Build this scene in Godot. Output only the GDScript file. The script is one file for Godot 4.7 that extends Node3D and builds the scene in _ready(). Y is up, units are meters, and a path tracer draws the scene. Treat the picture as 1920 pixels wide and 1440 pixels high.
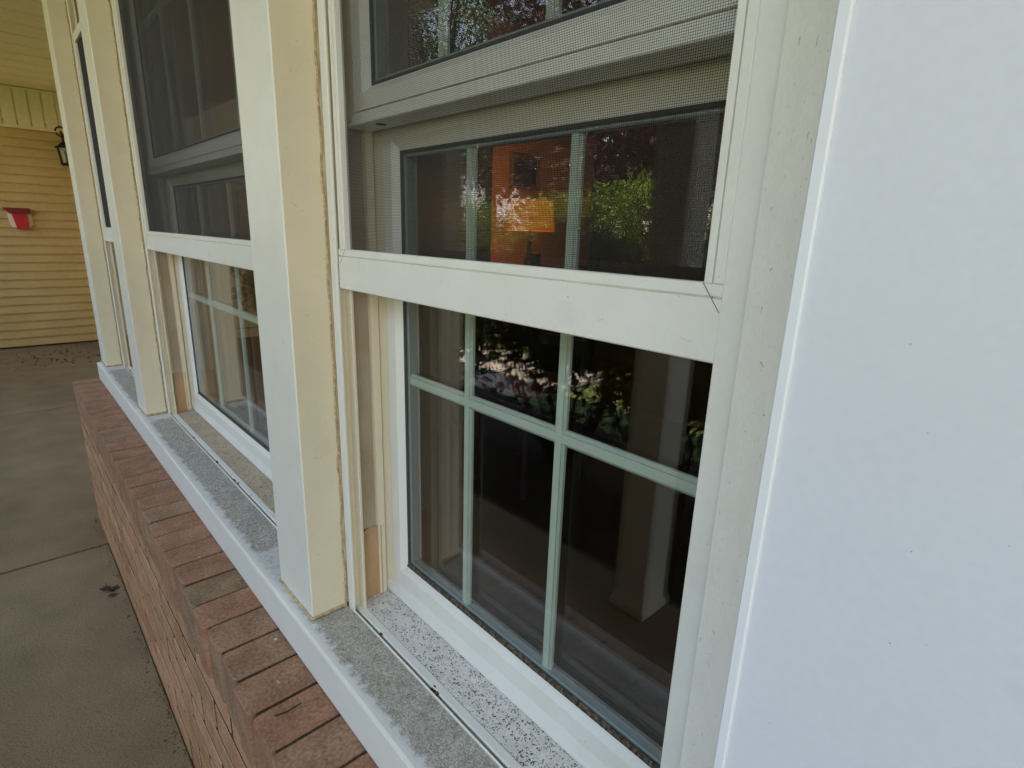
extends Node3D
# An enclosed front porch seen along its windows: y is up, the porch floor is y = 0, x runs along the facade, the house lies towards -z.

const EYE := 1.166
const SILL := 0.636          # top of the window ledge
const POST_Z := -0.251       # front of the posts
const FLANGE_Z := -0.3025    # front of the window frames

var rng := RandomNumberGenerator.new()
var used := {}
var M := {}

# ------------------------------------------------------------------ naming and tagging

func put(o: Node3D, called: String, parent: Node = self) -> void:
	var key := str(parent.get_instance_id()) + called
	var n: int = used.get(key, 0)
	used[key] = n + 1
	o.name = called if n == 0 else "%s_%03d" % [called, n]
	parent.add_child(o, true)

func tag(o: Node3D, label: String, category: String, group := "") -> Node3D:
	o.set_meta("label", label)
	o.set_meta("category", category)
	if group != "":
		o.set_meta("group", group)
	return o

func thing(called: String, label: String, category: String, at := Vector3.ZERO, group := "") -> Node3D:
	var o := Node3D.new()
	put(o, called)
	o.position = at
	return tag(o, label, category, group)

func part(mesh: Mesh, called: String, mat: Material, parent: Node = self, at := Vector3.ZERO) -> MeshInstance3D:
	var o := MeshInstance3D.new()
	o.mesh = mesh
	o.material_override = mat
	o.position = at
	put(o, called, parent)
	return o

func structure(o: Node3D) -> Node3D:
	o.set_meta("kind", "structure")
	return o

# ------------------------------------------------------------------ mesh building

class MB:
	var v := PackedVector3Array()
	var n := PackedVector3Array()
	var uv := PackedVector2Array()
	var col := PackedColorArray()
	var has_uv := false
	var has_col := false
	var c := Color.WHITE

	func tri(a: Vector3, b: Vector3, d: Vector3, out: Vector3) -> void:
		var g := (b - a).cross(d - a)
		if g.length_squared() < 1e-18:
			return
		var nn := -g.normalized()
		if nn.dot(out) < 0.0:
			v.append_array([a, d, b])
			nn = -nn
		else:
			v.append_array([a, b, d])
		for i in 3:
			n.append(nn)
			uv.append(Vector2.ZERO)
			col.append(c)

	func quad(a: Vector3, b: Vector3, d: Vector3, e: Vector3, out: Vector3) -> void:
		tri(a, b, d, out)
		tri(a, d, e, out)

	func quad_uv(a: Vector3, b: Vector3, d: Vector3, e: Vector3, out: Vector3, ua: Vector2, ub: Vector2, ud: Vector2, ue: Vector2) -> void:
		has_uv = true
		for t in [[a, b, d, ua, ub, ud], [a, d, e, ua, ud, ue]]:
			var g: Vector3 = -((t[1] - t[0]).cross(t[2] - t[0]))
			var order := [0, 1, 2] if g.dot(out) > 0.0 else [0, 2, 1]
			for k in order:
				v.append(t[k]); n.append(out); uv.append(t[k + 3]); col.append(c)

	func box(lo: Vector3, hi: Vector3, bev := 0.0) -> void:
		var m := (lo + hi) * 0.5
		var h := (hi - lo).abs() * 0.5
		var b := minf(bev, minf(h.x, minf(h.y, h.z)) * 0.98)
		for ax in 3:
			var u := (ax + 1) % 3
			var w := (ax + 2) % 3
			for s: float in [-1.0, 1.0]:
				var p := []
				for k in [[-1, -1], [1, -1], [1, 1], [-1, 1]]:
					var q := m
					q[ax] += s * h[ax]
					q[u] += k[0] * (h[u] - b)
					q[w] += k[1] * (h[w] - b)
					p.append(q)
				var out := Vector3.ZERO
				out[ax] = s
				quad(p[0], p[1], p[2], p[3], out)
				if b > 0.0:   # the edge between the faces +-ax and +-u
					for s2: float in [-1.0, 1.0]:
						var e := []
						for k in [[0, -1], [1, -1], [1, 1], [0, 1]]:
							var q := m
							q[w] += k[1] * (h[w] - b)
							q[ax] += s * (h[ax] - (b if k[0] else 0.0))
							q[u] += s2 * (h[u] - (0.0 if k[0] else b))
							e.append(q)
						var o2 := Vector3.ZERO
						o2[ax] = s
						o2[u] = s2
						quad(e[0], e[1], e[2], e[3], o2)
		if b > 0.0:
			for sx: float in [-1.0, 1.0]:
				for sy: float in [-1.0, 1.0]:
					for sz: float in [-1.0, 1.0]:
						var s := Vector3(sx, sy, sz)
						tri(m + s * (h - Vector3(0, b, b)), m + s * (h - Vector3(b, 0, b)), m + s * (h - Vector3(b, b, 0)), s)

	# a closed outline of (a, b) swept straight along an axis: along y (a, b) = (x, z); along x (a, b) = (z, y); along z (a, b) = (x, y)
	func sweep(p: PackedVector2Array, ax: int, from: float, to: float) -> void:
		var area := 0.0
		for i in p.size():
			area += p[i].cross(p[(i + 1) % p.size()])
		for i in p.size():
			var a := p[i]
			var b := p[(i + 1) % p.size()]
			var d := b - a
			var o := Vector2(d.y, -d.x) * signf(area)
			quad(at(a, ax, from), at(b, ax, from), at(b, ax, to), at(a, ax, to), at(o, ax, 0.0))
		var t := Geometry2D.triangulate_polygon(p)
		for i in range(0, t.size(), 3):
			for e in [from, to]:
				var out := at(Vector2.ZERO, ax, signf(e - (from + to) * 0.5))
				tri(at(p[t[i]], ax, e), at(p[t[i + 1]], ax, e), at(p[t[i + 2]], ax, e), out)

	func at(p: Vector2, ax: int, t: float) -> Vector3:
		if ax == 1:
			return Vector3(p.x, t, p.y)
		if ax == 0:
			return Vector3(t, p.y, p.x)
		return Vector3(p.x, p.y, t)

	# a rectangular ring, mitred: prof holds (inset, z) from the outer front edge inwards, round to the outer back edge
	func ring(x0: float, x1: float, y0: float, y1: float, prof: PackedVector2Array, k := [1.0, 1.0, 1.0, 1.0]) -> void:
		var m := prof.size()
		for i in m:
			var a := prof[i]
			var b := prof[(i + 1) % m]
			var ra := [Vector3(x0 + a.x * k[0], y0 + a.x * k[2], a.y), Vector3(x1 - a.x * k[1], y0 + a.x * k[2], a.y), Vector3(x1 - a.x * k[1], y1 - a.x * k[3], a.y), Vector3(x0 + a.x * k[0], y1 - a.x * k[3], a.y)]
			var rb := [Vector3(x0 + b.x * k[0], y0 + b.x * k[2], b.y), Vector3(x1 - b.x * k[1], y0 + b.x * k[2], b.y), Vector3(x1 - b.x * k[1], y1 - b.x * k[3], b.y), Vector3(x0 + b.x * k[0], y1 - b.x * k[3], b.y)]
			var d := b - a
			var inward := [Vector2(1, 0), Vector2(0, 1), Vector2(-1, 0), Vector2(0, -1)]
			for j in 4:
				var j2 := (j + 1) % 4
				# outward normal of the profile: left of travel (inset right, z up -> normal is (-dz... )) worked out from the side's inward direction
				var side: Vector2 = [Vector2(0, 1), Vector2(-1, 0), Vector2(0, -1), Vector2(1, 0)][j]
				var o := Vector3(side.x * -d.y, side.y * -d.y, d.x)
				quad(ra[j], ra[j2], rb[j2], rb[j], o)

	func tube(pts: PackedVector3Array, r0: float, r1: float, sides := 6) -> void:
		var prev := []
		for i in pts.size():
			var d := (pts[mini(i + 1, pts.size() - 1)] - pts[maxi(i - 1, 0)]).normalized()
			var u := d.cross(Vector3(0.31, 0.87, 0.37)).normalized()
			var w := d.cross(u)
			var r := lerpf(r0, r1, float(i) / maxf(1, pts.size() - 1))
			var cur := []
			for k in sides:
				var a := TAU * k / sides
				cur.append(pts[i] + (u * cos(a) + w * sin(a)) * r)
			if i > 0:
				for k in sides:
					var k2 := (k + 1) % sides
					quad(prev[k], prev[k2], cur[k2], cur[k], (prev[k] + cur[k2]) * 0.5 - (pts[i] + pts[i - 1]) * 0.5)
			prev = cur

	# (radius, height) turned round the y axis through at
	func lathe(p: PackedVector2Array, where: Vector3, sides := 16) -> void:
		for i in p.size() - 1:
			for k in sides:
				var a := TAU * k / sides
				var b := TAU * (k + 1) / sides
				var q := [where + Vector3(cos(a) * p[i].x, p[i].y, sin(a) * p[i].x), where + Vector3(cos(b) * p[i].x, p[i].y, sin(b) * p[i].x), where + Vector3(cos(b) * p[i + 1].x, p[i + 1].y, sin(b) * p[i + 1].x), where + Vector3(cos(a) * p[i + 1].x, p[i + 1].y, sin(a) * p[i + 1].x)]
				var d := p[i + 1] - p[i]
				var ang := (a + b) * 0.5
				var o := Vector3(cos(ang) * d.y, -d.x, sin(ang) * d.y)
				tri(q[0], q[1], q[2], o)
				tri(q[0], q[2], q[3], o)

	func mesh() -> ArrayMesh:
		var arr := []
		arr.resize(Mesh.ARRAY_MAX)
		arr[Mesh.ARRAY_VERTEX] = v
		arr[Mesh.ARRAY_NORMAL] = n
		if has_uv:
			arr[Mesh.ARRAY_TEX_UV] = uv
		if has_col:
			arr[Mesh.ARRAY_COLOR] = col
		var m := ArrayMesh.new()
		m.add_surface_from_arrays(Mesh.PRIMITIVE_TRIANGLES, arr)
		return m

func box_mesh(lo: Vector3, hi: Vector3, bev := 0.0) -> ArrayMesh:
	var b := MB.new()
	b.box(lo, hi, bev)
	return b.mesh()

func P(flat: Array) -> PackedVector2Array:
	var p := PackedVector2Array()
	for i in range(0, flat.size(), 2):
		p.append(Vector2(flat[i], flat[i + 1]))
	return p

# ------------------------------------------------------------------ textures

func noise(sd: int, freq: float, w: int, h: int, oct := 4, cellular := false) -> PackedByteArray:
	var f := FastNoiseLite.new()
	f.seed = sd
	f.frequency = freq
	f.fractal_octaves = oct
	f.noise_type = FastNoiseLite.TYPE_CELLULAR if cellular else FastNoiseLite.TYPE_SIMPLEX_SMOOTH
	var im := f.get_seamless_image(w, h)
	im.convert(Image.FORMAT_L8)
	return im.get_data()

func image_of(w: int, h: int, data: PackedByteArray) -> Image:
	return Image.create_from_data(w, h, false, Image.FORMAT_RGB8, data)

# mixes two colours (sRGB) by a slow noise and shifts them by a fine one
func mottled(w: int, h: int, a: Color, b: Color, sd: int, slow: float, fine: float, grain: float, hard := 1.0) -> Image:
	var n1 := noise(sd, slow, w, h)
	var n2 := noise(sd + 7, fine, w, h, 2)
	var d := PackedByteArray()
	d.resize(w * h * 3)
	for i in w * h:
		var t := clampf((n1[i] / 255.0 - 0.5) * hard + 0.5, 0.0, 1.0)
		var g := (n2[i] / 255.0 - 0.5) * grain
		d[i * 3] = int(clampf((a.r + (b.r - a.r) * t + g) * 255.0, 0, 255))
		d[i * 3 + 1] = int(clampf((a.g + (b.g - a.g) * t + g) * 255.0, 0, 255))
		d[i * 3 + 2] = int(clampf((a.b + (b.b - a.b) * t + g) * 255.0, 0, 255))
	return image_of(w, h, d)

func blot(im: Image, x: int, y: int, r: float, c: Color, strength := 1.0) -> void:
	var w := im.get_width()
	var h := im.get_height()
	var k := int(ceil(r))
	for dy in range(-k, k + 1):
		for dx in range(-k, k + 1):
			var q := sqrt(dx * dx + dy * dy) / maxf(r, 0.6)
			if q < 1.0 or (dx == 0 and dy == 0):
				var px := posmod(x + dx, w)
				var py := y + dy
				if py < 0 or py >= h:
					continue
				im.set_pixel(px, py, im.get_pixel(px, py).lerp(c, strength * (1.0 - q * q * 0.6)))

func stroke(im: Image, x: float, y: float, ang: float, length: int, c: Color, strength: float) -> void:
	var w := im.get_width()
	var h := im.get_height()
	var bend := rng.randf_range(-0.08, 0.08)
	for i in length:
		var px := posmod(int(x), w)
		var py := int(y)
		if py >= 0 and py < h:
			im.set_pixel(px, py, im.get_pixel(px, py).lerp(c, strength))
		x += cos(ang)
		y += sin(ang)
		ang += bend

func tex(im: Image) -> ImageTexture:
	im.generate_mipmaps()
	return ImageTexture.create_from_image(im)

func mat(col: Color, rough := 0.6, t: Texture2D = null, tri := 0.0) -> StandardMaterial3D:
	var m := StandardMaterial3D.new()
	m.albedo_color = col
	m.roughness = rough
	m.metallic_specular = 0.4
	if t:
		m.albedo_texture = t
	if tri > 0.0:
		m.uv1_triplanar = true
		m.uv1_world_triplanar = true
		m.uv1_scale = Vector3.ONE * tri
	return m

func lin(r: float, g: float, b: float) -> Color:
	return Color(r, g, b).linear_to_srgb()

func relief(m: StandardMaterial3D, sd: int, freq: float, cm: float, w := 512, oct := 4) -> void:
	var im := Image.create_from_data(w, w, false, Image.FORMAT_L8, noise(sd, freq, w, w, oct))
	m.heightmap_enabled = true
	m.heightmap_texture = tex(im)
	m.heightmap_scale = cm

func painted(col: Color, sd: int, specks: int, rough: float, mottling := 0.02) -> StandardMaterial3D:
	rng.seed = sd
	var dark := Color(col.r - mottling, col.g - mottling * 1.15, col.b - mottling * 1.6)
	var im := mottled(1024, 1024, col, dark, sd, 0.006, 0.06, 0.014)
	for i in specks:
		var c := Color(0.42, 0.36, 0.27).lerp(Color(0.2, 0.17, 0.14), rng.randf())
		var s := rng.randf()
		blot(im, rng.randi() % 1024, rng.randi() % 1024, 0.6 + 1.0 * s * s * s * s, c, rng.randf_range(0.15, 0.75))
	for i in specks / 12:
		stroke(im, rng.randf() * 1024, rng.randf() * 1024, rng.randf() * TAU, rng.randi_range(5, 22), Color(0.5, 0.44, 0.36), rng.randf_range(0.15, 0.5))
	for k in 26:   # faint smudges
		blot(im, rng.randi() % 1024, rng.randi_range(50, 970), rng.randf_range(8, 34), Color(0.55, 0.52, 0.46), rng.randf_range(0.015, 0.05))
	var m := mat(Color.WHITE, rough, tex(im), 2.2)
	return m

func make_materials() -> void:
	M.post = painted(Color(0.90, 0.88, 0.81), 11, 60, 0.42, 0.02)
	M.post_skylit = painted(Color(0.862, 0.862, 0.868), 17, 90, 0.36, 0.006)  # post paint made cooler: sky light on the nearest post put into the colour
	M.warm_sidelit = painted(Color(0.885, 0.835, 0.715), 18, 420, 0.55, 0.022)  # warm side light put into the paint of side-facing surfaces
	M.white = mat(Color(0.91, 0.91, 0.90), 0.45)
	M.frame = painted(Color(0.915, 0.90, 0.845), 12, 130, 0.38, 0.018)
	M.cream = painted(Color(0.86, 0.83, 0.755), 13, 500, 0.5, 0.04)
	M.track = painted(Color(0.80, 0.74, 0.62), 14, 700, 0.5, 0.06)
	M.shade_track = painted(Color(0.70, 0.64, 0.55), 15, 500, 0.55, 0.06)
	M.cover = painted(Color(0.76, 0.63, 0.49), 16, 2600, 0.7, 0.08)
	M.groove = mat(lin(0.05, 0.045, 0.04), 0.9)
	M.debris = mat(lin(0.035, 0.025, 0.018), 0.95)
	M.rubber = mat(lin(0.06, 0.06, 0.055), 0.8)
	M.gasket = mat(Color(0.36, 0.30, 0.22), 0.95, tex(mottled(256, 256, Color(0.46, 0.40, 0.32), Color(0.12, 0.10, 0.08), 31, 0.08, 0.2, 0.2, 2.0)), 9.0)
	M.gasket.albedo_color = Color.WHITE
	M.caulk = mat(Color.WHITE, 0.85, tex(mottled(256, 256, Color(0.82, 0.74, 0.58), Color(0.60, 0.49, 0.33), 32, 0.05, 0.2, 0.2, 1.6)), 8.0)
	M.muntin = mat(Color(0.67, 0.715, 0.635), 0.45)
	M.spacer = mat(Color(0.50, 0.55, 0.52), 0.4)
	M.wire = mat(lin(0.03, 0.029, 0.028), 0.6)
	var g := StandardMaterial3D.new()
	g.transparency = BaseMaterial3D.TRANSPARENCY_ALPHA
	g.albedo_color = Color(0.05, 0.07, 0.06, 0.02)
	g.roughness = 0.0
	g.metallic_specular = 0.5
	M.glass = g
	# bricks: a few tones, each with grain and pits
	rng.seed = 40
	var tones := [
		[Color(0.63, 0.475, 0.36), Color(0.54, 0.395, 0.29)], [Color(0.62, 0.485, 0.37), Color(0.53, 0.405, 0.30)],
		[Color(0.58, 0.485, 0.36), Color(0.49, 0.40, 0.29)], [Color(0.65, 0.48, 0.365), Color(0.57, 0.405, 0.30)]]
	var face := [
		[Color(0.74, 0.555, 0.405), Color(0.66, 0.475, 0.335)], [Color(0.71, 0.55, 0.395), Color(0.62, 0.46, 0.315)],
		[Color(0.69, 0.50, 0.365), Color(0.60, 0.42, 0.295)], [Color(0.76, 0.585, 0.435), Color(0.69, 0.51, 0.37)]]
	for set_of in [["top_brick", tones], ["face_brick", face]]:
		M[set_of[0]] = []
		for i in 4:
			var im := mottled(512, 512, set_of[1][i][0], set_of[1][i][1], 50 + i, 0.012, 0.11, 0.16, 1.7)
			for k in 900:
				blot(im, rng.randi() % 512, rng.randi() % 512, rng.randf_range(0.5, 1.6), Color(0.27, 0.19, 0.15), rng.randf_range(0.2, 0.6))
			for k in 350:
				blot(im, rng.randi() % 512, rng.randi() % 512, rng.randf_range(0.5, 1.3), Color(0.78, 0.68, 0.58), rng.randf_range(0.15, 0.5))
			if set_of[0] == "top_brick":
				for k in 4:
					var bx := rng.randi() % 512
					var by := rng.randi_range(12, 500)
					for q in 6:
						blot(im, bx + rng.randi_range(-3, 3), by + rng.randi_range(-2, 2), rng.randf_range(1, 3.2), Color(0.87, 0.82, 0.74), 0.7)
			var m := mat(Color.WHITE, 0.92, tex(im), 2.6)
			if i == 0:
				relief(m, 60, 0.05, 0.12)
			else:
				m.heightmap_enabled = true
				m.heightmap_texture = M[set_of[0]][0].heightmap_texture
				m.heightmap_scale = 0.12
			M[set_of[0]].append(m)
	M.mortar = mat(Color.WHITE, 0.95, tex(mottled(256, 256, Color(0.34, 0.26, 0.18), Color(0.21, 0.15, 0.10), 61, 0.03, 0.2, 0.2)), 4.0)
	M.joint = mat(lin(0.045, 0.026, 0.018), 0.95)
	relief(M.mortar, 62, 0.08, 0.15, 256)
	# concrete: broad cloudy stains, fine grain, dark and pale flecks
	rng.seed = 70
	var con := mottled(1024, 1024, Color(0.61, 0.525, 0.39), Color(0.54, 0.46, 0.335), 71, 0.004, 0.2, 0.20, 1.1)
	for k in 2600:
		blot(con, rng.randi() % 1024, rng.randi_range(2, 1020), rng.randf_range(0.5, 1.7), Color(0.22, 0.19, 0.14), rng.randf_range(0.1, 0.5))
	for k in 700:
		blot(con, rng.randi() % 1024, rng.randi_range(2, 1020), rng.randf_range(0.5, 1.2), Color(0.68, 0.63, 0.52), rng.randf_range(0.1, 0.5))
	for k in 260:
		stroke(con, rng.randf() * 1024, rng.randf() * 1024, rng.randfn(0.2, 0.25), rng.randi_range(20, 110), Color(0.30, 0.26, 0.19), rng.randf_range(0.06, 0.2))
	M.concrete = mat(Color.WHITE, 0.88, tex(con), 0.9)
	relief(M.concrete, 72, 0.12, 0.035)
	M.concrete.detail_enabled = true
	M.concrete.detail_blend_mode = BaseMaterial3D.BLEND_MODE_MUL
	M.concrete.detail_uv_layer = BaseMaterial3D.DETAIL_UV_2
	M.concrete.uv2_triplanar = true
	M.concrete.uv2_world_triplanar = true
	M.concrete.uv2_scale = Vector3.ONE * 0.23
	M.concrete.detail_albedo = tex(mottled(512, 512, Color(1, 1, 1), Color(0.90, 0.885, 0.85), 73, 0.003, 0.03, 0.06, 1.6))
	# yellow vinyl: faint embossed grain
	M.siding = mat(Color.WHITE, 0.5, tex(mottled(512, 512, Color(0.78, 0.66, 0.43), Color(0.74, 0.615, 0.385), 80, 0.006, 0.05, 0.03)), 0.8)
	M.frieze = mat(Color.WHITE, 0.5, tex(mottled(256, 256, Color(0.92, 0.86, 0.70), Color(0.89, 0.83, 0.67), 81, 0.01, 0.1, 0.03)), 0.8)
	M.soffit = mat(Color.WHITE, 0.55, tex(mottled(256, 256, Color(0.93, 0.86, 0.74), Color(0.90, 0.83, 0.71), 82, 0.01, 0.1, 0.03)), 0.8)
	M.red = mat(Color(0.72, 0.05, 0.06), 0.35)
	M.dark_red = mat(Color(0.45, 0.03, 0.06), 0.4)
	M.ivory = mat(Color(0.9, 0.86, 0.72), 0.5)
	M.iron = mat(lin(0.012, 0.011, 0.012), 0.45)
	M.lantern_glass = g.duplicate()
	M.lantern_glass.albedo_color = Color(1, 1, 1, 0.2)
	M.bark = mat(lin(0.075, 0.052, 0.038), 0.95, tex(mottled(256, 256, Color(1, 1, 1), Color(0.55, 0.5, 0.45), 90, 0.05, 0.2, 0.2, 1.6)), 5.0)
	M.mulch = mat(Color.WHITE, 0.95, tex(mottled(512, 512, Color(0.30, 0.20, 0.14), Color(0.12, 0.08, 0.06), 91, 0.06, 0.2, 0.25, 2.0)), 1.6)
	relief(M.mulch, 92, 0.08, 1.5)
	M.drive = mat(Color.WHITE, 0.9, tex(mottled(512, 512, Color(0.74, 0.68, 0.61), Color(0.66, 0.60, 0.53), 93, 0.01, 0.15, 0.08)), 0.5)
	M.grass = mat(Color.WHITE, 0.9, tex(mottled(512, 512, Color(0.44, 0.47, 0.25), Color(0.33, 0.37, 0.18), 94, 0.02, 0.2, 0.2, 1.8)), 0.5)
	M.leaf = mat(Color.WHITE, 0.55)
	M.leaf.vertex_color_use_as_albedo = true
	M.leaf.backlight_enabled = true
	M.leaf.backlight = Color(0.55, 0.6, 0.4)
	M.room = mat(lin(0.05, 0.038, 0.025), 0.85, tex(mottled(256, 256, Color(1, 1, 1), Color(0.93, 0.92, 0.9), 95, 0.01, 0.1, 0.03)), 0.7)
	M.lamp_glow_wall = mat(lin(0.50, 0.23, 0.05), 0.85)  # lamp glow put into the orange of this one wall
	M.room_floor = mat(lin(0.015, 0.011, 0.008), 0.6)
	M.black_wood = mat(lin(0.02, 0.014, 0.01), 0.5)
	M.picture = mat(Color.WHITE, 0.7, tex(mottled(256, 256, Color(0.26, 0.22, 0.18), Color(0.10, 0.09, 0.09), 96, 0.015, 0.06, 0.1, 2.0)), 3.0)
	M.gilt = mat(lin(0.22, 0.13, 0.05), 0.5)
	M.dry_leaf = mat(lin(0.075, 0.045, 0.028), 0.9)
	M.roof = mat(lin(0.09, 0.08, 0.075), 0.95)

# ------------------------------------------------------------------ start

func _ready() -> void:
	var cam := Camera3D.new()
	cam.name = "camera"
	add_child(cam)
	cam.position = Vector3(0, EYE, 0)
	cam.rotation = Vector3(deg_to_rad(-15.256), deg_to_rad(46.967), deg_to_rad(1.894))
	cam.fov = 69.683
	cam.near = 0.02
	cam.far = 400.0
	cam.current = true
	var sky := ProceduralSkyMaterial.new()
	sky.sky_top_color = Color(0.53, 0.62, 0.76)
	sky.sky_horizon_color = Color(0.96, 0.92, 0.84)
	sky.sky_curve = 0.14
	sky.ground_bottom_color = Color(0.22, 0.24, 0.16)
	sky.ground_horizon_color = Color(0.5, 0.52, 0.45)
	sky.sun_angle_max = 6.0
	var env := Environment.new()
	env.background_mode = Environment.BG_SKY
	env.sky = Sky.new()
	env.sky.sky_material = sky
	env.tonemap_mode = Environment.TONE_MAPPER_LINEAR
	env.tonemap_exposure = 6.5
	env.sdfgi_enabled = true
	env.ssao_enabled = true
	env.ssil_enabled = true
	var we := WorldEnvironment.new()
	we.name = "world_environment"
	we.environment = env
	add_child(we)
	var sun := DirectionalLight3D.new()
	sun.name = "sun"
	add_child(sun)
	sun.light_energy = 1.4
	sun.light_angular_distance = 0.53
	sun.light_color = Color(1.0, 0.95, 0.86)
	sun.shadow_enabled = true
	sun.look_at_from_position(Vector3(-0.45, 0.76, -0.47) * 10.0, Vector3.ZERO)

	make_materials()
	make_ground()
	make_shell()
	make_siding_wall()
	make_brick_wall()
	make_ledge()
	make_posts()
	make_window(-0.655, -0.136, 3, "nearest narrow white double-hung window with its half screen raised", 1)
	make_window(-1.765, -0.785, 4, "wide white double-hung window between the middle and far posts", 2)
	make_window(-2.481, -1.892, 3, "farthest narrow white window, mostly hidden behind the second post", 3)
	make_room()
	make_garden()
	make_small_things()

# ------------------------------------------------------------------ ground, house shell

func make_ground() -> void:
	var f := Node3D.new()
	put(f, "porch_floor")
	structure(f)
	var cuts := [-6.74, -4.397, -2.35, -0.3, 1.75, 3.2]
	for i in cuts.size() - 1:
		if i == 1:   # the slab at the wall's corner, in two butted pieces
			part(box_mesh(Vector3(cuts[1] + 0.004, -0.14, -1.7), Vector3(-2.66, 0, 0.72)), "concrete_slab", M.concrete, f)
			part(box_mesh(Vector3(-2.66, -0.14, -0.158), Vector3(cuts[2] - 0.004, 0, 0.72)), "concrete_slab", M.concrete, f)
		else:
			part(box_mesh(Vector3(cuts[i] + 0.004, -0.14, -1.7 if i == 0 else -0.158), Vector3(cuts[i + 1] - 0.004, 0, 0.72), 0.006), "concrete_slab", M.concrete, f)
	part(box_mesh(Vector3(-6.72, -0.2, -1.6), Vector3(3.1, -0.02, 0.70)), "bedding", M.mortar, f)
	structure(part(box_mesh(Vector3(-60, -0.5, 3.36), Vector3(60, -0.12, 80)), "lawn", M.grass))
	structure(part(box_mesh(Vector3(-60, -0.5, -40), Vector3(60, -0.2, 0.3)), "ground", M.grass))
	structure(part(box_mesh(Vector3(-16, -0.5, 0.31), Vector3(12, -0.10, 2.1)), "planting_bed", M.mulch))
	structure(part(box_mesh(Vector3(-2.99, -0.5, 2.11), Vector3(60, -0.12, 3.359)), "lawn", M.grass))
	structure(part(box_mesh(Vector3(-60, -0.5, 2.11), Vector3(-3.0, -0.09, 3.35), 0.01), "pavement", M.drive))

func make_shell() -> void:
	# the house wall behind the bricks, posts and windows, in pieces round the openings
	var h := thing("house_wall", "white house wall between and above the three windows", "wall")
	part(box_mesh(Vector3(-2.60, 0.0, -0.42), Vector3(3.0, 0.60, -0.352)), "lower_wall", M.frame, h)
	part(box_mesh(Vector3(-2.60, 1.965, -0.42), Vector3(3.0, 2.6, -0.313)), "upper_wall", M.frame, h)
	for x in [[-2.60, -2.484], [-1.889, -1.768], [-0.782, -0.658], [-0.133, 3.0]]:
		part(box_mesh(Vector3(x[0], 0.60, -0.42), Vector3(x[1], 1.965, -0.311)), "pier", M.cream, h)
	part(box_mesh(Vector3(-2.62, 0.0, -3.1), Vector3(-2.60, 2.6, -0.27)), "end_wall", M.frame, h)
	part(box_mesh(Vector3(0.025, 0.0, -0.31), Vector3(3.0, 2.24, -0.28), 0.002), "wall_cladding", M.frame, h)
	# porch ceiling: narrow vinyl planks, every other joint deep
	var c := Node3D.new()
	put(c, "porch_ceiling")
	structure(c)
	var wide := box_mesh(Vector3(0.0, 0.0, 0.0), Vector3(0.128, 0.014, 2.5), 0.004)
	for i in 76:
		part(wide, "ceiling_plank", M.soffit, c, Vector3(-6.735 + i * 0.132, 2.241 + (0.0 if i % 2 else 0.004), -1.6))
	part(box_mesh(Vector3(-6.74, 2.258, -1.7), Vector3(3.4, 2.30, 0.92)), "ceiling_backing", M.soffit, c)
	var r := thing("porch_roof", "low shingled roof over the porch", "roof")
	var b := MB.new()
	b.sweep(P([1.0, 2.42, 1.0, 2.36, -3.4, 3.9, -3.4, 3.98]), 0, -7.2, 3.6)
	part(b.mesh(), "roof_slope", M.roof, r)
	part(box_mesh(Vector3(-7.2, 2.13, 0.86), Vector3(3.6, 2.42, 0.93), 0.004), "fascia_beam", M.frame, r)
	part(box_mesh(Vector3(-7.2, 2.31, -3.6), Vector3(3.6, 2.36, 0.85)), "roof_deck", M.roof, r)
	part(box_mesh(Vector3(-7.2, 0.0, -3.6), Vector3(3.6, 4.0, -3.5)), "rear_wall", M.siding, r)
	# porch columns on the garden side (seen mirrored in the panes)
	var x := -0.908
	for k in 3:
		var px: float = [-0.908, -3.4, -5.9][k]
		var names := ["square white porch column mirrored in the nearest window", "square white porch column, second along the porch edge", "square white porch column next to the yellow siding wall"]
		var t := thing("porch_column", names[k], "column", Vector3(px, 0, 0.575), "porch columns along the garden edge")
		part(box_mesh(Vector3(0, 0, 0), Vector3(0.115, 2.13, 0.115), 0.003), "shaft", M.post, t)
		part(box_mesh(Vector3(-0.008, 0, -0.008), Vector3(0.123, 0.03, 0.123), 0.003), "base_collar", M.post, t)

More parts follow.
